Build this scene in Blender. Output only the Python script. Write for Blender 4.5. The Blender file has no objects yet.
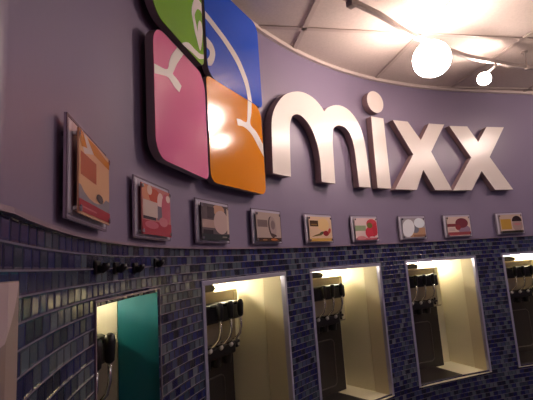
import bpy, bmesh, math
from mathutils import Vector, Matrix

C = bpy.context.scene.collection
SC = bpy.context.scene
H0 = 1.6                       # eye height above the floor

# ------------------------------------------------------------------ wall plan
KN = [.5 + 5.0 * i / 8 for i in range(9)]
KV = [.7614, .4753, .7706, .435, .4196, .405, .2899, -.022, -.0306]
DS = .005
def kap(s):
    if s <= KN[0]: return KV[0]
    if s >= KN[-1]: return KV[-1]
    i = min(7, int((s - .5) / .625)); w = (s - KN[i]) / .625
    return KV[i] * (1 - w) + KV[i + 1] * w
TAB = {}
def build_plan():
    x, y, th = .3453, -.402, 2.5943
    n = int(7.0 / DS)
    TAB[0] = (x, y, th)
    for i in range(1, n + 1):
        th -= kap(i * DS) * DS
        x += math.cos(th) * DS; y += math.sin(th) * DS
        TAB[i] = (x, y, th)
build_plan()
S_START = .975                 # nearer than this the wall runs on straight behind the viewer
def plan(s):
    if s < S_START:
        x, y, th = plan(S_START)
        t = 1.46; d = s - S_START
        return x + math.cos(t) * d, y + math.sin(t) * d, t
    f = max(0, min(s / DS, len(TAB) - 1.001)); i = int(f); w = f - i
    a, b = TAB[i], TAB[i + 1]
    return a[0] * (1 - w) + b[0] * w, a[1] * (1 - w) + b[1] * w, a[2] * (1 - w) + b[2] * w
def W(s, z, off=0.0):          # arc length, height relative to the eye, distance proud of the wall
    x, y, th = plan(s)
    return Vector((x + off * math.sin(th), y - off * math.cos(th), z + H0))

Z_TILE, Z_CEIL, Z_NT, Z_NB, ROW = .0629, 1.182, -.0511, -.8204, .0273
NICHE = [(1.4095, 1.8078), (2.0846, 2.7203), (2.9214, 3.5437), (3.759, 4.3723), (4.5969, 5.2112)]

# ------------------------------------------------------------------ materials
def lin(c):
    return tuple(((v / 255) / 12.92 if v / 255 <= .04045 else ((v / 255 + .055) / 1.055) ** 2.4) for v in c) + (1,)
MATS = {}
def mat(name, rgb, rough=.5, metal=0, spec=.5, emit=0, coat=0, noise=0, nscale=20, bump=0):
    if name in MATS: return MATS[name]
    m = bpy.data.materials.new(name); m.use_nodes = True
    nt = m.node_tree; b = nt.nodes['Principled BSDF']
    col = lin(rgb)
    b.inputs['Base Color'].default_value = col
    b.inputs['Roughness'].default_value = rough
    b.inputs['Metallic'].default_value = metal
    b.inputs['Specular IOR Level'].default_value = spec
    b.inputs['Coat Weight'].default_value = coat
    if emit:
        b.inputs['Emission Color'].default_value = col
        b.inputs['Emission Strength'].default_value = emit
    if noise or bump:
        tc = nt.nodes.new('ShaderNodeTexCoord')
        n = nt.nodes.new('ShaderNodeTexNoise'); n.inputs['Scale'].default_value = nscale; n.inputs['Detail'].default_value = 4
        nt.links.new(tc.outputs['Object'], n.inputs['Vector'])
        if noise:
            r = nt.nodes.new('ShaderNodeValToRGB')
            r.color_ramp.elements[0].position = .3; r.color_ramp.elements[1].position = .7
            r.color_ramp.elements[0].color = tuple(v * (1 - noise) for v in col[:3]) + (1,)
            r.color_ramp.elements[1].color = tuple(min(1, v * (1 + noise)) for v in col[:3]) + (1,)
            nt.links.new(n.outputs['Fac'], r.inputs['Fac']); nt.links.new(r.outputs['Color'], b.inputs['Base Color'])
        if bump:
            bp = nt.nodes.new('ShaderNodeBump'); bp.inputs['Strength'].default_value = bump; bp.inputs['Distance'].default_value = .002
            nt.links.new(n.outputs['Fac'], bp.inputs['Height']); nt.links.new(bp.outputs['Normal'], b.inputs['Normal'])
    MATS[name] = m
    return m

def tile_material():
    m = bpy.data.materials.new('glass_mosaic'); m.use_nodes = True
    nt = m.node_tree; N = nt.nodes; L = nt.links; b = N['Principled BSDF']
    def math_(op, a, c=None):
        n = N.new('ShaderNodeMath'); n.operation = op
        for i, v in enumerate((a, c)):
            if v is None: continue
            if isinstance(v, (int, float)): n.inputs[i].default_value = v
            else: L.new(v, n.inputs[i])
        return n.outputs[0]
    uv = N.new('ShaderNodeUVMap'); uv.uv_map = 'UVMap'
    sep = N.new('ShaderNodeSeparateXYZ'); L.new(uv.outputs['UV'], sep.inputs[0])
    v = math_('DIVIDE', sep.outputs['Y'], ROW)
    row = math_('FLOOR', v); fv = math_('SUBTRACT', v, row)
    par = math_('FRACT', math_('MULTIPLY', row, .5))
    jit = N.new('ShaderNodeTexWhiteNoise'); jit.noise_dimensions = '1D'; L.new(row, jit.inputs['W'])
    sh = math_('ADD', par, math_('MULTIPLY', jit.outputs['Value'], .25))
    u = math_('ADD', math_('DIVIDE', sep.outputs['X'], .033), sh)
    colm = math_('FLOOR', u); fu = math_('SUBTRACT', u, colm)
    cmb = N.new('ShaderNodeCombineXYZ'); L.new(colm, cmb.inputs[0]); L.new(row, cmb.inputs[1])
    wn = N.new('ShaderNodeTexWhiteNoise'); wn.noise_dimensions = '2D'; L.new(cmb.outputs[0], wn.inputs['Vector'])
    ramp = N.new('ShaderNodeValToRGB'); ramp.color_ramp.interpolation = 'CONSTANT'
    cols = [(0, (33, 34, 80)), (.24, (56, 66, 82)), (.38, (44, 49, 96)), (.52, (78, 88, 100)), (.66, (33, 36, 56)), (.80, (64, 71, 102)), (.92, (94, 100, 112))]
    e = ramp.color_ramp.elements
    e[0].color = lin(cols[0][1]); e[1].position = cols[1][0]; e[1].color = lin(cols[1][1])
    for p, c in cols[2:]:
        q = e.new(p); q.color = lin(c)
    L.new(wn.outputs['Value'], ramp.inputs['Fac'])
    # grout mask: 1 on tile, 0 in the joints
    du = math_('SUBTRACT', .5, math_('ABSOLUTE', math_('SUBTRACT', fu, .5)))
    dv = math_('SUBTRACT', .5, math_('ABSOLUTE', math_('SUBTRACT', fv, .5)))
    tu = math_('GREATER_THAN', du, .055); tv = math_('GREATER_THAN', dv, .042)
    tile = math_('MULTIPLY', tu, tv)
    gmix = N.new('ShaderNodeMixRGB'); L.new(tv, gmix.inputs['Fac'])
    gmix.inputs['Color1'].default_value = lin((124, 116, 130)); gmix.inputs['Color2'].default_value = lin((40, 38, 54))
    mix = N.new('ShaderNodeMixRGB'); L.new(tile, mix.inputs['Fac'])
    L.new(gmix.outputs[0], mix.inputs['Color1']); L.new(ramp.outputs[0], mix.inputs['Color2'])
    L.new(mix.outputs[0], b.inputs['Base Color'])
    ro = math_('SUBTRACT', .8, math_('MULTIPLY', tile, .62)); L.new(ro, b.inputs['Roughness'])
    sp = math_('ADD', .1, math_('MULTIPLY', tile, .4)); L.new(sp, b.inputs['Specular IOR Level'])
    # each tile sits at its own slight tilt, with a soft pillow edge
    s2 = N.new('ShaderNodeSeparateXYZ'); L.new(wn.outputs['Color'], s2.inputs[0])
    tilt = math_('ADD', math_('MULTIPLY', math_('SUBTRACT', s2.outputs[0], .5), math_('SUBTRACT', fu, .5)),
                 math_('MULTIPLY', math_('SUBTRACT', s2.outputs[1], .5), math_('SUBTRACT', fv, .5)))
    edge = math_('MINIMUM', math_('MULTIPLY', math_('MINIMUM', du, dv), 7.0), 1.0)
    hgt = math_('ADD', math_('MULTIPLY', tilt, .9), edge)
    bp = N.new('ShaderNodeBump'); bp.inputs['Distance'].default_value = .0022; bp.inputs['Strength'].default_value = .8
    L.new(hgt, bp.inputs['Height']); L.new(bp.outputs['Normal'], b.inputs['Normal'])
    return m

PAINT = mat('purple_wall_paint', (138, 126, 152), rough=.34, spec=.35, bump=.08, nscale=60)
TILE = tile_material()
CEIL = mat('ceiling_board', (206, 192, 184), rough=.9, noise=.05, nscale=90, bump=.2)
GRID = mat('ceiling_grid_metal', (190, 174, 166), rough=.5)
CORNICE = mat('cornice_metal', (208, 194, 188), rough=.5)
FLOOR = mat('floor_vinyl', (92, 84, 88), rough=.5, noise=.1, nscale=8)
EDGE = mat('tile_edge_metal', (150, 132, 146), rough=.35, metal=.3)
FRAME = mat('brushed_frame_metal', (186, 184, 208), rough=.32, metal=.5)
CREAM = mat('cream_liner', (236, 228, 196), rough=.55, noise=.02, nscale=3)
CREAMD = mat('cream_jamb', (214, 202, 168), rough=.55)
TEAL = mat('teal_jamb', (22, 120, 132), rough=.35)
WHITE = mat('sign_white', (240, 230, 224), rough=.26, spec=.5)
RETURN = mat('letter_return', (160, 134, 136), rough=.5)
PEDGE = mat('panel_return', (146, 132, 136), rough=.5)
BLACK = mat('black_plastic', (22, 21, 22), rough=.35)
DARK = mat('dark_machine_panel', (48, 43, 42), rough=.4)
STEEL = mat('stainless_face', (176, 164, 142), rough=.38, metal=.6)
CHROME = mat('chrome', (210, 208, 205), rough=.15, metal=1)
RAILM = mat('track_grey', (168, 156, 150), rough=.45, metal=.2)
ACRY = mat('acrylic_backing', (192, 184, 202), rough=.08, spec=.7)
ACRYE = mat('acrylic_edge', (224, 220, 232), rough=.2, spec=.6)
ACRYD = mat('acrylic_rim', (124, 112, 128), rough=.2, spec=.6)

# ------------------------------------------------------------------ helpers
def obj(name, bm, mats, parent=None, smooth=False):
    me = bpy.data.meshes.new(name)
    bmesh.ops.recalc_face_normals(bm, faces=bm.faces[:])
    bm.to_mesh(me); bm.free()
    for m in (mats if isinstance(mats, (list, tuple)) else [mats]): me.materials.append(m)
    if smooth:
        for p in me.polygons: p.use_smooth = True
    o = bpy.data.objects.new(name, me); C.objects.link(o)
    if parent is not None:
        o.parent = parent
        o.matrix_parent_inverse = Matrix.Identity(4)
    return o
def thing(name, label, cat, mw=None, group=None):
    o = bpy.data.objects.new(name, None); C.objects.link(o); o.empty_display_size = .05
    if mw is not None: o.matrix_world = mw
    o['label'] = label; o['category'] = cat
    if group: o['group'] = group
    return o
def tag(o, label, cat, group=None):
    o['label'] = label; o['category'] = cat
    if group: o['group'] = group
    return o
def struct(name, bm, m, smooth=False):
    o = obj(name, bm, m, smooth=smooth); o['kind'] = 'structure'
    return o
def box(bm, lo, hi, mi=0, bev=0, M=None):
    r = bmesh.ops.create_cube(bm, size=1)
    vs = r['verts']
    for v in vs:
        v.co = Vector([lo[i] + (v.co[i] + .5) * (hi[i] - lo[i]) for i in range(3)])
    if bev:
        es = list({e for v in vs for e in v.link_edges})
        rr = bmesh.ops.bevel(bm, geom=es, offset=bev, segments=2, affect='EDGES', profile=.5)
        vs = list({v for f in rr['faces'] for v in f.verts} | {v for v in vs if v.is_valid})
    fs = {f for v in vs for f in v.link_faces}
    for f in fs: f.material_index = mi
    if M is not None:
        for v in vs: v.co = M @ v.co
    return vs
def tube(bm, pts, r, seg=10, mi=0, closed=False, sq=None):
    """sweep a circle (or a rectangle sq=(w,h)) along points"""
    pts = [Vector(p) for p in pts]; n = len(pts); rings = []
    up0 = Vector((0, 0, 1))
    prev = None
    for i, p in enumerate(pts):
        if closed: t = pts[(i + 1) % n] - pts[i - 1]
        else: t = pts[min(n - 1, i + 1)] - pts[max(0, i - 1)]
        t.normalize()
        if prev is None:
            a = up0.cross(t)
            if a.length < .1: a = Vector((1, 0, 0)).cross(t)
        else:
            a = prev - t * prev.dot(t)
        a.normalize(); prev = a; bb = t.cross(a)
        rad = r[i] if isinstance(r, (list, tuple)) else r
        if sq: offs = [(-sq[0] / 2, -sq[1] / 2), (sq[0] / 2, -sq[1] / 2), (sq[0] / 2, sq[1] / 2), (-sq[0] / 2, sq[1] / 2)]
        else: offs = [(rad * math.cos(2 * math.pi * k / seg), rad * math.sin(2 * math.pi * k / seg)) for k in range(seg)]
        rings.append([bm.verts.new(p + a * u + bb * v) for u, v in offs])
    m = len(rings[0])
    for i in range(n if closed else n - 1):
        A, B = rings[i], rings[(i + 1) % n]
        for k in range(m):
            bm.faces.new((A[k], A[(k + 1) % m], B[(k + 1) % m], B[k])).material_index = mi
    if not closed:
        bm.faces.new(rings[0][::-1]).material_index = mi; bm.faces.new(rings[-1]).material_index = mi
def lathe(bm, prof, M, seg=20, mi=0):
    """profile [(r, h)] turned about local z, placed by M"""
    rings = []
    for r, h in prof:
        rings.append([bm.verts.new(M @ Vector((max(r, 1e-4) * math.cos(2 * math.pi * k / seg), max(r, 1e-4) * math.sin(2 * math.pi * k / seg), h))) for k in range(seg)])
    for A, B in zip(rings, rings[1:]):
        for k in range(seg):
            bm.faces.new((A[k], A[(k + 1) % seg], B[(k + 1) % seg], B[k])).material_index = mi
    bm.faces.new(rings[0][::-1]).material_index = mi; bm.faces.new(rings[-1]).material_index = mi
def smoothed(pts, sub=5):
    """pts with a third item 1 are corners; Catmull-Rom in between"""
    n = len(pts); out = []
    P = [Vector((p[0], p[1])) for p in pts]; cor = [len(p) > 2 for p in pts]
    for i in range(n):
        a, b = P[i], P[(i + 1) % n]
        out.append(a)
        if cor[i] and cor[(i + 1) % n]: continue
        t0 = (b - P[i - 1]) / 2 if not cor[i] else (b - a)
        t1 = (P[(i + 2) % n] - a) / 2 if not cor[(i + 1) % n] else (b - a)
        for k in range(1, sub):
            u = k / sub
            out.append((2*u**3 - 3*u*u + 1) * a + (u**3 - 2*u*u + u) * t0 + (-2*u**3 + 3*u*u) * b + (u**3 - u*u) * t1)
    return out
def rrect(x0, y0, x1, y1, bl, br, tr, tl, n=6):
    out = []
    for cx, cy, r, a0 in ((x0 + bl, y0 + bl, bl, 180), (x1 - br, y0 + br, br, 270), (x1 - tr, y1 - tr, tr, 0), (x0 + tl, y1 - tl, tl, 90)):
        for k in range(n + 1):
            a = math.radians(a0 + 90 * k / n); out.append(Vector((cx + r * math.cos(a), cy + r * math.sin(a))))
    return out
def wall_shape(bm, poly, o0, o1, mi_face=0, mi_side=1, step=.03, sides=True, flat=None):
    """polygon in (s, z) wrapped on the curved wall, front at o1, sides back to o0"""
    t = bmesh.new()
    vs = [t.verts.new((p[0], p[1], o1)) for p in poly]
    es = [t.edges.new((vs[i], vs[(i + 1) % len(vs)])) for i in range(len(vs))]
    bmesh.ops.triangle_fill(t, use_beauty=True, use_dissolve=False, edges=es)
    for f in t.faces: f.material_index = mi_face
    lo = min(p[0] for p in poly); hi = max(p[0] for p in poly)
    x = lo + step
    while x < hi - step * .3:
        bmesh.ops.bisect_plane(t, geom=t.verts[:] + t.edges[:] + t.faces[:], dist=1e-5, plane_co=(x, 0, 0), plane_no=(1, 0, 0))
        x += step
    if sides:
        be = [e for e in t.edges if len(e.link_faces) == 1]
        r = bmesh.ops.extrude_edge_only(t, edges=be)
        for g in r['geom']:
            if isinstance(g, bmesh.types.BMVert): g.co.z = o0
            if isinstance(g, bmesh.types.BMFace): g.material_index = mi_side
    mp = {}
    for v in t.verts:
        if flat:                                # a flat sheet standing on two lines of the wall
            k = (v.co.x - flat[0]) / (flat[1] - flat[0])
            p = W(flat[0], v.co.y, v.co.z).lerp(W(flat[1], v.co.y, v.co.z), k)
        else: p = W(v.co.x, v.co.y, v.co.z)
        mp[v] = bm.verts.new(p)
    for f in t.faces:
        try: bm.faces.new([mp[v] for v in f.verts]).material_index = f.material_index
        except ValueError: pass
    t.free()

# ------------------------------------------------------------------ room shell
S_A, S_B = -1.8, 6.2
def s_values(a, b, step=.05, extra=()):
    n = int(math.ceil((b - a) / step)); v = [a + (b - a) * i / n for i in range(n + 1)] + [e for e in extra if a < e < b]
    return sorted(set(round(x, 5) for x in v))
bm = bmesh.new()
prev = None
for s in s_values(S_A, S_B, .04, (S_START,)):
    cur = (bm.verts.new(W(s, Z_TILE)), bm.verts.new(W(s, Z_CEIL)))
    if prev: bm.faces.new((prev[0], cur[0], cur[1], prev[1]))
    prev = cur
struct('wall_upper', bm, PAINT, smooth=True)

bm = bmesh.new(); uvl = bm.loops.layers.uv.new('UVMap')
INS = .012
holes = [(a + INS, b - INS) for a, b in NICHE]
sv = s_values(S_A, S_B, .04, [e for h in holes for e in h] + [S_START])
def tquad(s0, s1, z0, z1):
    f = bm.faces.new([bm.verts.new(W(s, z)) for s, z in ((s0, z0), (s1, z0), (s1, z1), (s0, z1))])
    for l, (s, z) in zip(f.loops, ((s0, z0), (s1, z0), (s1, z1), (s0, z1))): l[uvl].uv = (s + 5, z - Z_TILE + 100 * ROW)
for s0, s1 in zip(sv, sv[1:]):
    mid = (s0 + s1) / 2
    if any(a < mid < b for a, b in holes):
        tquad(s0, s1, Z_NT - INS, Z_TILE); tquad(s0, s1, -H0, Z_NB + INS)
    else: tquad(s0, s1, -H0, Z_TILE)
bmesh.ops.remove_doubles(bm, verts=bm.verts[:], dist=1e-5)
struct('wall_lower', bm, TILE, smooth=True)

bm = bmesh.new()
tube(bm, [W(s, Z_TILE + .001, .004) for s in s_values(S_A, S_B, .05)], .01, sq=(.010, .006))
struct('trim_1', bm, EDGE)
bm = bmesh.new()
tube(bm, [W(s, Z_CEIL - .011, .010) for s in s_values(S_A, S_B, .05)], .01, sq=(.020, .021))
struct('trim_2', bm, CORNICE)

e0 = W(S_A, 0); e1 = W(S_B, 0)
XR, YB = 3.6, e0.y
bm = bmesh.new()
fl = [W(s, -H0) for s in s_values(S_A, S_B, .1)] + [Vector((XR, e1.y, 0)), Vector((XR, YB, 0))]
bm.faces.new([bm.verts.new(p) for p in fl]); bmesh.ops.triangulate(bm, faces=bm.faces[:])
struct('floor', bm, FLOOR)
bm = bmesh.new()
bm.faces.new([bm.verts.new(Vector((p.x, p.y, Z_CEIL + H0))) for p in fl]); bmesh.ops.triangulate(bm, faces=bm.faces[:])
struct('ceiling', bm, CEIL)
for nm, a, b in (('wall_right', Vector((XR, e1.y, 0)), Vector((XR, YB, 0))), ('wall_back', Vector((XR, YB, 0)), e0.copy()), ('wall_far', e1.copy(), Vector((XR, e1.y, 0)))):
    bm = bmesh.new(); a.z = b.z = 0; up = Vector((0, 0, Z_CEIL + H0))
    bm.faces.new([bm.verts.new(p) for p in (a, b, b + up, a + up)])
    struct(nm, bm, PAINT)
# suspended ceiling grid
bm = bmesh.new()
ang = math.radians(11.2); gu = Vector((math.cos(ang), math.sin(ang), 0)); gv = Vector((-math.sin(ang), math.cos(ang), 0))
zc = Z_CEIL + H0
poly = [(p.x, p.y) for p in fl]
def inside(p):
    c = False; n = len(poly)
    for i in range(n):
        x1, y1 = poly[i]; x2, y2 = poly[(i + 1) % n]
        if (y1 > p.y) != (y2 > p.y) and p.x < (x2 - x1) * (p.y - y1) / (y2 - y1) + x1: c = not c
    return c
def grid_line(o, d):
    run = None; t = -6
    while t < 6:
        p = o + d * t
        if inside(p):
            if run is None: run = t
            last = t
        elif run is not None:
            seg_bar(o + d * run, o + d * last); run = None
        t += .02
def seg_bar(a, b):
    d = (b - a); L_ = d.length
    if L_ < .03: return
    d.normalize(); n = Vector((-d.y, d.x, 0))
    M = Matrix(((d.x, n.x, 0, a.x), (d.y, n.y, 0, a.y), (0, 0, 1, zc), (0, 0, 0, 1)))
    box(bm, (0, -.012, -.007), (L_, .012, -.0005), M=M)
g0 = Vector((.252, 1.945, 0))
for k in range(-8, 9):
    grid_line(g0 + gu * .66 * k, gv); grid_line(g0 + gv * .66 * k, gu)
struct('trim_3', bm, GRID)

# ------------------------------------------------------------------ alcoves cut through the tiled wall
def niche_frame(n):
    a = W(NICHE[n][0], 0); b = W(NICHE[n][1], 0)
    t = (b - a); wd = t.length; t.normalize()
    nn = Vector((-t.y, t.x, 0))                 # into the wall
    M = Matrix(((t.x, nn.x, 0, a.x), (t.y, nn.y, 0, a.y), (0, 0, 1, H0), (0, 0, 0, 1)))
    return M, wd
DJ, DB = .118, .345
WHERE = ['small alcove with teal jamb below the red fruit picture', 'tall cream alcove below the spoon picture, between teal-jamb and third alcove',
         'cream alcove beneath the strawberry picture, third from the left', 'cream alcove with whole sill visible, fourth from the left',
         'alcove cut off by right edge of the photo']
def make_alcove(n):
    M, wd = niche_frame(n)
    t = thing('machine_alcove', WHERE[n], 'alcove', M, 'alcoves cut into the blue tiled wall')
    fw = .017 if n else .004
    zt, zb = Z_NT, Z_NB
    jm = TEAL if n == 0 else CREAMD
    xl = -.10 if n == 0 else 0.0                # the box behind the small opening is wider than the opening
    y0 = -.003; xr = wd + .12 if n == 0 else wd
    bm = bmesh.new()
    bv = .0015 if n else 0
    y1 = .02 if n else .003
    box(bm, (0, y0, zt - fw), (wd, y1, zt), bev=bv)
    box(bm, (0, y0, zb), (fw, y1, zt - fw), bev=bv); box(bm, (wd - fw, y0, zb), (wd, y1, zt - fw), bev=bv)
    obj('frame', bm, FRAME if n else EDGE, t)
    th = .012
    for x0, x1 in ((fw - th, fw), (wd - fw, wd - fw + th)):      # front jambs, as deep as the tiled wall
        bm = bmesh.new(); box(bm, (x0, y1, zb), (x1, DJ, zt - fw)); obj('jamb', bm, jm, t)
    bm = bmesh.new()
    box(bm, (wd - fw + .002, DJ + .003, zb), (wd - fw + th, DB if n else .205, zt - fw)); obj('side_panel', bm, CREAM, t)
    bm = bmesh.new()
    box(bm, (xl + fw - th, DJ + .003, zb), (xl + fw - .001, DB, zt - fw)); obj('side_panel', bm, CREAM, t)
    bm = bmesh.new()
    box(bm, (xl, DB, zb - th), (xr, DB + th, zt)); obj('back_panel', bm, CREAM, t)
    bm = bmesh.new()
    box(bm, (0, y0, zb - .004), (wd, .02, zb)); box(bm, (xl, .02, zb - th), (xr, DB, zb)); obj('sill', bm, CREAM, t)
    bm = bmesh.new()
    box(bm, (xl, .02, zt - fw), (xr, DB, zt - fw + .006)); obj('soffit', bm, CREAM, t)
    lt = bmesh.new()
    box(lt, (xl + .05, .312, zt - fw - .012), (wd - .03, .337, zt - fw), bev=.002)
    obj('strip_light', lt, mat('strip_light_diffuser', (255, 244, 222), emit=NICHE_E), t)
    return t
NICHE_E = 80.0
for n in range(5): make_alcove(n)

# ------------------------------------------------------------------ soft-serve machines
UC = [.225, .335, .30, .25, .285]
MWHERE = ['soft-serve machine showing one black lever inside the teal-jamb alcove', 'black soft-serve machine in the alcove below the spoon picture',
          'black soft-serve machine in the alcove beneath the strawberry picture', 'black soft-serve machine in the alcove whose whole sill shows',
          'soft-serve machine in the alcove cut off by the photo right edge']
def make_machine():
    t = thing('soft_serve_machine', MWHERE[1], 'machine', None, 'frozen yogurt machines in the alcoves')
    hw = .235; F = .285                          # half width, depth of the front face
    # lower body
    bm = bmesh.new(); box(bm, (-hw, F, Z_NB), (hw, DB - .001, -.385), bev=.006); body = obj('body', bm, DARK, t)
    bm = bmesh.new()
    pts = [Vector((p.x, F - .001, p.y)) for p in rrect(-hw + .075, -.775, hw - .085, -.50, .03, .03, .03, .03)]
    tube(bm, pts, .0035, seg=6, closed=True); obj('panel_moulding', bm, mat('moulding_grey', (92, 84, 78), rough=.35), body)
    # upper face plate
    bm = bmesh.new(); box(bm, (-hw - .02, F - .03, -.40), (hw + .02, DB - .001, -.118), bev=.008); obj('face_plate', bm, STEEL, t)
    bm = bmesh.new(); box(bm, (hw - .015, F - .0315, -.39), (hw + .012, F - .029, -.13)); obj('edge_strip', bm, CREAM, t)
    # hopper lid on top, rounded towards its end
    bm = bmesh.new()
    prof = [(-.2, -.118), (.075, -.118), (.09, -.108), (.08, -.092), (.05, -.082), (-.2, -.080)]
    f0 = [bm.verts.new((x, F - .02, z)) for x, z in prof]; f1 = [bm.verts.new((x, DB - .004, z)) for x, z in prof]
    bm.faces.new(f0); bm.faces.new(f1[::-1])
    for k in range(6): bm.faces.new((f0[k], f0[(k + 1) % 6], f1[(k + 1) % 6], f1[k]))
    obj('hopper_lid', bm, mat('lid_brown', (58, 46, 34), rough=.5), t)
    # dispensing head
    bm = bmesh.new(); box(bm, (-.2, .165, -.245), (.165, F - .03, -.165), bev=.012); obj('dispensing_head', bm, BLACK, t)
    # nozzle block
    bm = bmesh.new(); box(bm, (-.2, .185, -.395), (.12, F - .03, -.345), bev=.01)
    box(bm, (-.2, .215, -.43), (.105, F - .03, -.39), bev=.006); nb = obj('nozzle_block', bm, BLACK, t)
    for k in range(3):
        u = -.075 + .075 * k
        h = obj('handle', lever_bm(u), BLACK, t, smooth=True)
        bm = bmesh.new()
        tube(bm, [(u, .122, -.22), (u, .122, -.27), (u - .004, .128, -.30), (u - .012, .15, -.325), (u - .018, .19, -.342)], .0055, seg=8)
        obj('rod', bm, CHROME, h, smooth=True)
        bm = bmesh.new()
        M = Matrix.Translation((u, .186, -.350)) @ Matrix.Rotation(math.radians(90), 4, 'X')
        lathe(bm, [(.0, 0), (.010, 0), (.012, .005), (.008, .012), (.0, .014)], M, 14)
        obj('nozzle_cap', bm, mat('nozzle_white', (205, 200, 196), rough=.25), nb, smooth=True)
        bm = bmesh.new()
        lathe(bm, [(.02, -.43), (.022, -.40), (.024, -.34)], Matrix.Translation((u, .21, 0)), 14)
        obj('nozzle', bm, BLACK, t, smooth=True)
    # star knob at the end of the block
    bm = bmesh.new()
    for k in range(5):
        a = 2 * math.pi * k / 5
        tube(bm, [(.135, .2, -.352), (.135 + .024 * math.cos(a), .197, -.352 + .024 * math.sin(a))], [.008, .007], seg=8)
    tube(bm, [(.10, .205, -.352), (.142, .2, -.352)], .012, seg=10)
    obj('star_knob', bm, BLACK, t)
    # drip tray, widened into a dark sheet standing in for shade on the sill
    bm = bmesh.new(); box(bm, (-.235, .03, Z_NB + .001), (.14, F - .001, Z_NB + .008), bev=.003); obj('drip_tray_shade', bm, DARK, t)
    return t
def lever_bm(u):
    bm = bmesh.new()
    tube(bm, [(u, .120, -.153), (u, .1205, -.158), (u, .121, -.172), (u, .122, -.20), (u, .122, -.222), (u, .122, -.228)], [.005, .011, .0145, .0135, .012, .006], seg=12)
    tube(bm, [(u, .125, -.168), (u, .165, -.172)], .009, seg=8)
    return bm
proto = make_machine()
def copy_tree(o, parent=None):
    c = o.copy(); C.objects.link(c)
    if parent is not None: c.parent = parent
    for ch in list(o.children): copy_tree(ch, c)
    return c
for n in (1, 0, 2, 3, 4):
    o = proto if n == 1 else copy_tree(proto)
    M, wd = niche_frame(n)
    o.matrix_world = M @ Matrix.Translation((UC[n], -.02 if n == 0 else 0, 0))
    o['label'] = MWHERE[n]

# ------------------------------------------------------------------ logo panels
PO = .045
def panel(colour, rgb, rect, radii, strokes, label):
    t = thing('logo_panel', label, 'sign panel', Matrix.Translation(W((rect[0] + rect[2]) / 2, rect[1], 0)), 'square colour panels of the wall logo')
    inv = t.matrix_world.inverted()
    out = rrect(*rect, *radii)
    bm = bmesh.new(); fl_ = (rect[0], rect[2]); wall_shape(bm, out, .02, PO - .002, 0, 0, flat=fl_)
    bm.transform(inv); obj('backing', bm, PEDGE, t)
    bm = bmesh.new(); wall_shape(bm, out, PO - .002, PO, 0, 0, flat=fl_)
    for st in strokes: wall_shape(bm, st, PO, PO + .0008, 1, 1, step=.05, flat=fl_)
    bm.transform(inv)
    obj('face', bm, [mat('panel_' + colour, rgb, rough=.13, spec=.5), mat('stroke_white', (240, 232, 226), rough=.35)], t)
    return t
G1 = [(2.094, .998, 1), (2.084, 1.0), (2.051, .995), (2.021, .969), (2.001, .933), (1.995, .9), (2.005, .871), (2.016, .841), (2.033, .818), (2.051, .791), (2.063, .79), (2.074, .811), (2.084, .841), (2.092, .876), (2.091, .897), (2.084, .914), (2.067, .913), (2.051, .89), (2.043, .853, 1), (2.032, .877), (2.021, .904), (2.032, .928), (2.053, .952), (2.080, .961), (2.094, .958, 1)]
G2 = [(1.901, .735), (1.953, .764), (2.01, .768), (2.056, .774), (2.094, .789, 1), (2.094, .772, 1), (2.042, .748), (1.985, .742), (1.935, .7355)]
panel('green', (128, 188, 40), (1.70, .735, 2.095, 1.14), (.07, .035, .004, .06), [smoothed(G1), smoothed(G2)],
      'lime green logo panel with white swirl, above the pink panel')
B1 = [(2.121, .985, 1), (2.16, .975), (2.22, .955), (2.284, .931), (2.355, .894), (2.404, .847), (2.437, .796), (2.457, .717, 1), (2.421, .717, 1), (2.404, .776), (2.364, .832), (2.317, .872), (2.238, .914), (2.174, .937), (2.121, .955, 1)]
B2 = [(2.121, .877, 1), (2.16, .864), (2.177, .836), (2.169, .8), (2.147, .768), (2.124, .758, 1), (2.121, .783, 1), (2.138, .806), (2.14, .826), (2.121, .832, 1)]
panel('blue', (38, 90, 214), (2.12, .715, 2.557, 1.145), (.06, .03, .05, .004), [smoothed(B1), smoothed(B2)],
      'royal blue logo panel with white arc, touching the ceiling edge')
P1 = [(1.862, .6995, 1), (1.910, .6995, 1), (1.86, .645), (1.829, .602), (1.825, .592), (1.856, .587), (1.884, .577, 1), (1.866, .549, 1), (1.831, .554), (1.81, .562), (1.782, .566), (1.7065, .543, 1), (1.7065, .572, 1), (1.784, .59), (1.803, .625), (1.822, .656)]
panel('pink', (242, 122, 172), (1.706, .303, 2.092, .700), (.06, .03, .065, .06), [smoothed(P1)],
      'pink logo panel with white forked line, below the green panel')
O1 = [(2.42, .714, 1), (2.455, .714, 1), (2.446, .663), (2.43, .606), (2.484, .582), (2.5395, .538, 1), (2.5395, .478, 1), (2.49, .52), (2.433, .563), (2.374, .578), (2.321, .572, 1), (2.314, .599, 1), (2.341, .604), (2.396, .606), (2.411, .654)]
panel('orange', (246, 150, 12), (2.108, .300, 2.54, .715), (.04, .04, .06, .02), [smoothed(O1)],
      'orange logo panel with white forked line, below the blue panel')

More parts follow.
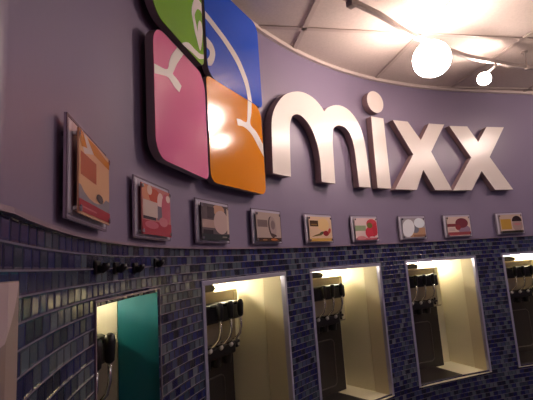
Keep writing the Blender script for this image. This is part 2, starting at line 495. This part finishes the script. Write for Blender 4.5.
# ------------------------------------------------------------------ raised white letters
LO = .05
def letter(poly, label, grp='raised white letters on the wall'):
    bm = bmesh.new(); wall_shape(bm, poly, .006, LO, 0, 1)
    return tag(obj('sign_letter', bm, [WHITE, RETURN]), label, 'letter', grp)
m_ = [(2.602, .41, 1), (2.612, .56), (2.622, .665), (2.648, .73), (2.695, .79), (2.767, .85), (2.866, .893), (2.95, .906), (3.03, .893), (3.085, .862), (3.112, .836, 1), (3.149, .866), (3.222, .896), (3.292, .902), (3.36, .88), (3.42, .822), (3.458, .73), (3.471, .615), (3.476, .41, 1), (3.371, .41, 1), (3.368, .53), (3.36, .655), (3.337, .73), (3.301, .766), (3.25, .774), (3.205, .76), (3.172, .72), (3.162, .60), (3.154, .414, 1), (3.031, .414, 1), (3.034, .531), (3.018, .632), (2.977, .71), (2.916, .755), (2.863, .764), (2.82, .747), (2.795, .715), (2.777, .65), (2.757, .412, 1)]
letter(smoothed(m_), 'big raised white letter m beside the orange panel')
V2 = lambda L_: [Vector(p) for p in L_]
ti = thing('sign_letter', 'raised white letter i with a round dot', 'letter', Matrix.Translation(W(3.605, .41, 0)), 'raised white letters on the wall')
inv = ti.matrix_world.inverted()
bm = bmesh.new(); wall_shape(bm, V2([(3.538, .41), (3.662, .41), (3.664, .879), (3.550, .879)]), .006, LO, 0, 1); bm.transform(inv); obj('stem', bm, [WHITE, RETURN], ti)
bm = bmesh.new(); wall_shape(bm, [Vector((3.604 + .075 * math.cos(k * math.pi / 16), .984 + .074 * math.sin(k * math.pi / 16))) for k in range(32)], .006, LO, 0, 1); bm.transform(inv); obj('dot', bm, [WHITE, RETURN], ti)
letter(V2([(3.75, .878), (3.886, .88), (3.985, .756), (4.077, .88), (4.215, .88), (4.065, .675), (4.206, .407), (4.056, .407), (3.973, .545), (3.892, .407), (3.697, .407), (3.9, .65)]), 'raised white letter x next to the letter i')
letter(V2([(4.258, .872), (4.418, .873), (4.495, .757), (4.589, .873), (4.743, .873), (4.576, .645), (4.737, .402), (4.58, .402), (4.487, .542), (4.377, .404), (4.214, .404), (4.413, .642)]), 'raised white letter x at the right end of the word')

# ------------------------------------------------------------------ acrylic picture frames above the tiles
FS = [1.3181, 1.7438, 2.1574, 2.5699, 3.013, 3.4211, 3.8468, 4.2406, 4.6939]
FW_, FZ0, FZ1 = .2386, .0806, .2385
def E(cx, cy, rx, ry, n=20, rot=0):
    o = []
    for k in range(n):
        a = 2 * math.pi * k / n; x, y = rx * math.cos(a), ry * math.sin(a); c, s_ = math.cos(rot), math.sin(rot)
        o.append((cx + x * c - y * s_, cy + x * s_ + y * c))
    return o
def R(x0, y0, x1, y1): return [(x0, y0), (x1, y0), (x1, y1), (x0, y1)]
ART = [
 ('peach dessert picture with red band, acrylic frame nearest the camera', (234, 184, 144),
  [((150, 142, 150), R(.0, .13, 1, .34)), ((234, 184, 144), E(.45, .55, .52, .34)), ((206, 128, 44), [(.22, .98), (.4, .84), (1, .83), (1, .93), (.5, .985)]), ((224, 208, 200), [(.0, .98), (.2, .98), (.42, .84), (.14, .74)]), ((206, 128, 44), [(.0, .99), (.1, .99), (.22, .84), (.06, .8)]),
   ((184, 98, 76), R(.04, .46, .5, .74)), ((92, 86, 84), E(.62, .3, .12, .06)), ((172, 52, 62), R(.0, .03, 1, .17)), ((205, 110, 110), R(.08, .08, .5, .10))]),
 ('picture of pink and red fruit, acrylic frame below the pink panel', (196, 120, 116),
  [((214, 140, 110), E(.15, .82, .14, .17)), ((196, 84, 62), E(.42, .80, .2, .16)), ((224, 186, 170), E(.25, .9, .08, .1)), ((226, 190, 186), E(.62, .72, .12, .2)), ((120, 108, 120), R(.48, .32, .66, .62)), ((196, 96, 112), E(.82, .6, .17, .34)), ((228, 200, 190), E(.9, .84, .08, .08)),
   ((206, 184, 176), R(.03, .36, .5, .68)), ((70, 58, 62), R(.03, .3, .44, .36)), ((176, 62, 76), R(0, 0, 1, .28)), ((204, 104, 118), E(.3, .2, .22, .08)), ((204, 120, 130), E(.7, .3, .16, .1))]),
 ('dark dessert picture with pale round scoop, acrylic frame third from left', (96, 84, 88),
  [((196, 150, 126), E(.62, .86, .22, .16)), ((176, 150, 142), R(.02, .34, .5, .56)), ((70, 60, 66), R(.2, .6, .45, .92)), ((198, 172, 166), E(.7, .52, .28, .34)), ((212, 190, 176), R(.92, .2, 1, .95)), ((48, 54, 56), R(0, 0, 1, .17)), ((120, 120, 110), R(.72, .08, .9, .12)), ((52, 46, 50), R(.05, .17, .38, .28))]),
 ('beige picture with a spoon shape, acrylic frame left of the golden picture', (182, 162, 154),
  [((128, 110, 110), R(.04, .50, .44, .74)), ((92, 78, 78), E(.62, .5, .15, .38, rot=.12)), ((168, 148, 146), E(.66, .53, .14, .35, rot=.12)), ((134, 116, 118), E(.66, .58, .09, .16)), ((86, 70, 70), [(.52, .3), (.6, .2), (.78, .1 + .06), (.8, .22), (.64, .28)]), ((74, 54, 44), R(0, 0, 1, .13)), ((196, 120, 70), E(.68, .07, .14, .04)), ((150, 110, 80), E(.3, .06, .1, .03))]),
 ('peach picture with red berry and golden band, acrylic frame', (224, 190, 160),
  [((232, 196, 142), E(.62, .68, .26, .26)), ((84, 62, 44), R(.04, .6, .40, .84)), ((142, 110, 60), R(.1, .66, .34, .70)), ((120, 104, 62), [(.08, .18), (.5, .24), (.66, .36), (.5, .34), (.2, .24)]), ((86, 92, 62), E(.55, .34, .12, .05, rot=.3)), ((152, 52, 58), E(.72, .32, .13, .11)), ((190, 80, 72), E(.88, .42, .06, .12, rot=-.3)), ((206, 164, 88), R(0, 0, 1, .12))]),
 ('picture of red strawberries on pale pink, acrylic frame', (230, 204, 202),
  [((154, 168, 132), R(0, .42, .48, .66)), ((200, 74, 84), E(.76, .74, .24, .22)), ((206, 60, 78), E(.68, .34, .24, .28)), ((190, 58, 70), E(.9, .48, .12, .3)), ((124, 112, 58), E(.66, .66, .13, .13)), ((206, 110, 120), R(.0, .0, 1, .10)), ((226, 150, 152), E(.24, .1, .2, .09)), ((232, 190, 188), E(.72, .12, .12, .04))]),
 ('picture of two big white scoops, acrylic frame right of strawberries', (172, 166, 172),
  [((186, 146, 118), R(.3, .05, 1, .5)), ((122, 124, 138), E(.56, .44, .16, .2)), ((240, 242, 248), E(.25, .5, .27, .44, rot=-.15)), ((238, 244, 252), E(.76, .74, .24, .25)), ((150, 110, 88), R(.45, .05, 1, .16))]),
 ('picture of dark berries with maroon bands, acrylic frame second from right', (222, 198, 186),
  [((136, 66, 72), R(0, .48, .5, .64)), ((158, 128, 150), E(.72, .32, .27, .22)), ((126, 58, 70), E(.64, .66, .28, .26)), ((150, 60, 66), E(.46, .44, .12, .14)), ((160, 76, 82), R(0, .04, 1, .2)), ((206, 180, 176), R(.06, .26, .32, .42))]),
 ('picture with golden square and dark-topped cup, rightmost acrylic frame', (198, 174, 158),
  [((196, 154, 70), R(.05, .2, .5, .76)), ((168, 144, 140), E(.76, .42, .22, .36)), ((54, 40, 42), [(.54, .62)] + [(.76 + .22 * math.cos(a), .62 + .3 * math.sin(a)) for a in [math.pi * (1 - k / 10) for k in range(11)]]), ((188, 130, 130), E(.76, .46, .16, .07)), ((50, 46, 42), R(0, 0, 1, .12))]),
]
def make_picture(i):
    label, bg, shapes = ART[i]
    s = FS[i]; x, y, th = plan(s)
    t_ = Vector((math.cos(th), math.sin(th), 0)); n_ = Vector((math.sin(th), -math.cos(th), 0))
    # frame coordinates: x along the wall, y out of the wall, z up
    M = Matrix(((t_.x, n_.x, 0, x), (t_.y, n_.y, 0, y), (0, 0, 1, H0 + FZ0), (0, 0, 0, 1)))
    t = thing('picture_frame', label, 'picture', M, 'acrylic framed pictures above the tiles')
    h, hw = FZ1 - FZ0, FW_ / 2
    bm = bmesh.new(); box(bm, (-hw, .014, 0), (hw, .018, h), 0)
    for lo, hi in (((-hw, .0175, 0), (-hw + .004, .0188, h)), ((hw - .004, .0175, 0), (hw, .0188, h)), ((-hw, .0175, 0), (hw, .0188, .004)), ((-hw, .0175, h - .004), (hw, .0188, h))):
        box(bm, lo, hi, 1)
    for lo, hi in (((-hw + .008, .0178, .008), (-hw + .02, .0190, h - .008)), ((-hw + .008, .0178, .008), (hw - .008, .0190, .014))):
        box(bm, lo, hi, 2)
    obj('acrylic_backing', bm, [ACRY, ACRYD, ACRYE], t)
    pw, pz0, pz1 = .196, .010, h - .016
    for cx, cz in ((-.092, pz0 + .008), (.092, pz0 + .008), (-.092, pz1 - .008), (.092, pz1 - .008)):
        bm = bmesh.new(); Mx = Matrix.Translation((cx, 0, cz)) @ Matrix.Rotation(math.radians(-90), 4, 'X')
        lathe(bm, [(.004, 0), (.004, .0295), (.0055, .0296), (.0055, .0315)], Mx, 10)
        obj('standoff', bm, CHROME, t)
    bm = bmesh.new(); box(bm, (-pw / 2, .0265, pz0), (pw / 2, .029, pz1), 0)
    ms = [mat('print_%02x%02x%02x' % bg, bg, rough=.25)]
    for k, (c, poly) in enumerate(shapes):
        mm = mat('print_%02x%02x%02x' % c, c, rough=.25)
        if mm not in ms: ms.append(mm)
        mi = ms.index(mm); yy = .0291 + .00012 * (k + 1)
        vs = [bm.verts.new((-pw / 2 + min(1, max(0, a)) * pw, yy, pz0 + min(1, max(0, b)) * (pz1 - pz0))) for a, b in poly]
        f = bm.faces.new(vs); f.material_index = mi
    me_o = obj('print', bm, ms, t)
    return t
for i in range(9): make_picture(i)

# ------------------------------------------------------------------ small black hooks and the pale card on the tiles
HK = [(1.418, .011, 'small black hook on the tiles, first of four from the left'), (1.533, .009, 'small black hook on the tiles, second of four from the left'),
      (1.653, .007, 'small black hook on the tiles, third of four from the left'), (1.789, .0175, 'small black hook on the tiles, last of four from the left')]
def make_hook():
    t = thing('wall_hook', '', 'hook', None, 'black hooks on the tiles above the small alcove')
    bm = bmesh.new(); box(bm, (-.013, 0, -.013), (.013, .006, .013), bev=.002); obj('base_plate', bm, BLACK, t)
    bm = bmesh.new()
    tube(bm, [(0, .004, -.002), (0, .014, -.004), (0, .019, .001), (0, .019, .008)], [.008, .008, .008, .007], seg=10); obj('peg', bm, BLACK, t, smooth=True)
    return t
hk = make_hook()
for i, (s, z, lb) in enumerate(HK):
    o = hk if i == 0 else copy_tree(hk)
    x, y, th = plan(s); o['label'] = lb
    o.matrix_world = Matrix(((math.cos(th), math.sin(th), 0, x), (math.sin(th), -math.cos(th), 0, y), (0, 0, 1, z + H0), (0, 0, 0, 1)))
card = rrect(.80, -.42, 1.018, -.002, .003, .003, .003, .003, 2)
bm = bmesh.new(); wall_shape(bm, card, .002, .010, 0, 0)
wall_shape(bm, smoothed([(.801, -.003, 1), (1.015, -.003, 1), (1.01, -.016), (.998, -.034), (.975, -.054), (.94, -.072), (.89, -.088), (.801, -.1, 1)]), .010, .0104, 1, 1)
tag(obj('wall_card', bm, [mat('card_taupe', (150, 130, 124), rough=.5), mat('card_pale', (190, 168, 172), rough=.5)]),
    'pale card with a curved edge on the tiles, at far left', 'card')

# ------------------------------------------------------------------ curved ceiling track with lamps
TZ = 1.08
ctrl = [(-.05, .98), (.18, 1.35), (.387, 1.566), (.574, 1.713), (.806, 1.916), (1.162, 2.154), (1.367, 2.251), (1.689, 2.378), (2.05, 2.43), (2.45, 2.36), (2.85, 2.16), (3.2, 1.86)]
def crom(pts, sub=8):
    out = []
    P = [Vector(p) for p in pts]
    for i in range(len(P) - 1):
        a, b = P[i], P[i + 1]; p0 = P[i - 1] if i else a - (b - a); p3 = P[i + 2] if i + 2 < len(P) else b + (b - a)
        for k in range(sub):
            u = k / sub
            out.append(.5 * ((2 * a) + (b - p0) * u + (2 * p0 - 5 * a + 4 * b - p3) * u * u + (3 * a - p0 - 3 * b + p3) * u ** 3))
    out.append(P[-1]); return out
RAILP = [Vector((p.x, p.y, TZ + H0)) for p in crom(ctrl)]
tr = thing('ceiling_track', 'curved grey lighting track hung below the ceiling', 'lighting track', Matrix.Translation((1.0, 2.0, TZ + H0)))
inv = tr.matrix_world.inverted()
bm = bmesh.new(); tube(bm, RAILP, .01, sq=(.018, .022)); bm.transform(inv); obj('rail', bm, RAILM, tr)
for x, y in ((.18, 1.35), (1.655, 2.365), (2.85, 2.16)):
    bm = bmesh.new()
    lathe(bm, [(.014, TZ + H0 - .018), (.014, TZ + H0 + .012), (.005, TZ + H0 + .014), (.005, Z_CEIL + H0 - .012), (.018, Z_CEIL + H0 - .010), (.018, Z_CEIL + H0)], Matrix.Translation((x, y, 0)), 14)
    bm.transform(inv); obj('standoff', bm, RAILM, tr, smooth=False)
bm = bmesh.new()
M = Matrix.Translation((.415, 1.588, TZ + H0)) @ Matrix.Rotation(math.radians(40), 4, 'Z')
box(bm, (-.016, -.015, -.034), (.016, .015, .014), bev=.003, M=M); bm.transform(inv); obj('connector', bm, RAILM, tr)

def lamp(x, y, z, rx, ry, rad, strength, label, aim):
    t = thing('track_lamp', label, 'lamp', Matrix.Translation((x, y, z + H0)), 'track lamps')
    a = Vector(aim).normalized()
    q = a.to_track_quat('Z', 'Y').to_matrix().to_4x4()
    bm = bmesh.new()
    # stem from the track down to the lamp socket
    top = Vector((rx - x, ry - y, TZ - z - .011)); back = -a * rad * 1.15
    tube(bm, [top, top + Vector((0, 0, -.02)), back + Vector((0, 0, .02)), back], .0065, seg=8)
    obj('stem', bm, RAILM, t, smooth=True)
    bm = bmesh.new(); lathe(bm, [(rad * .35, -rad * 1.5), (rad * .5, -rad * 1.2), (rad * .9, -rad * .5), (rad * .97, -rad * .25)], q, 24)
    obj('socket', bm, RAILM, t, smooth=True)
    bm = bmesh.new()
    lathe(bm, [(rad * math.cos(k * math.pi / 16), rad * math.sin(k * math.pi / 16)) for k in range(-3, 8)] + [(0.0005, rad)], q, 24)
    obj('bulb', bm, mat('bulb_glow_%d' % round(strength), (255, 230, 216), emit=strength), t, smooth=True)
    return t
lamp(.912, 2.0, .99, .98, 2.035, .095, 80, 'glaring track lamp with bulb enlarged for its glare, near the ceiling above the letters', (-.35, -.9, .12))  # bulb oversized so its disc stands in for the glare around it
lamp(1.36, 2.325, 1.005, 1.40, 2.262, .038, 190, 'small round glowing track lamp, right of the glaring one', (-.3, -.9, -.25))
lamp(2.55, 2.22, 1.0, 2.52, 2.33, .05, 190, 'track lamp outside the right edge of the photo', (-.3, .6, -.5))

# ------------------------------------------------------------------ unseen lights added to fill in for the rest of the shop
def area(loc, rot, size, e, col):
    l = bpy.data.lights.new('shop_fill', 'AREA'); l.energy = e; l.color = col; l.size = size
    o = bpy.data.objects.new('shop_fill', l); C.objects.link(o); o.location = loc; o.rotation_euler = rot
    return o
area((2.5, .3, Z_CEIL + H0 - .03), (0, 0, 0), 1.0, 15, (.95, .9, 1))  # added ambient fill overhead, out of view
sl = bpy.data.lights.new('red_glow', 'SPOT'); sl.energy = 4; sl.color = (1, .25, .25); sl.spot_size = 1.0; sl.spot_blend = 1; sl.shadow_soft_size = .15  # added red spot, out of view, that tints the near left wall
so = bpy.data.objects.new('red_glow', sl); C.objects.link(so); so.location = (.9, -.5, H0 + .5)
so.rotation_euler = (Vector(W(1.2, .38)) - so.location).to_track_quat('-Z', 'Y').to_euler()
w = bpy.data.worlds.new('shop_air'); SC.world = w; w.use_nodes = True
w.node_tree.nodes['Background'].inputs[0].default_value = (.5, .42, .5, 1)
w.node_tree.nodes['Background'].inputs[1].default_value = .1

# ------------------------------------------------------------------ camera
f, pitch, roll = 405.96, .1514, .0669
cp, sp, cr, sr = math.cos(pitch), math.sin(pitch), math.cos(roll), math.sin(roll)
fwd = Vector((0, cp, sp)); vv = Vector((0, -sp, cp)); xx = Vector((1, 0, 0))
right = xx * cr - vv * sr; up = xx * sr + vv * cr
cam = bpy.data.cameras.new('camera'); cam.sensor_width = 36; cam.lens = f / 533 * 36; cam.clip_start = .02
co = bpy.data.objects.new('camera', cam); C.objects.link(co)
co.matrix_world = Matrix(((right.x, up.x, -fwd.x, 0), (right.y, up.y, -fwd.y, 0), (right.z, up.z, -fwd.z, H0), (0, 0, 0, 1)))
SC.camera = co
SC.view_settings.view_transform = 'Standard'
SC.view_settings.look = 'None'
SC.cycles.use_denoising = True
SC.cycles.max_bounces = 8
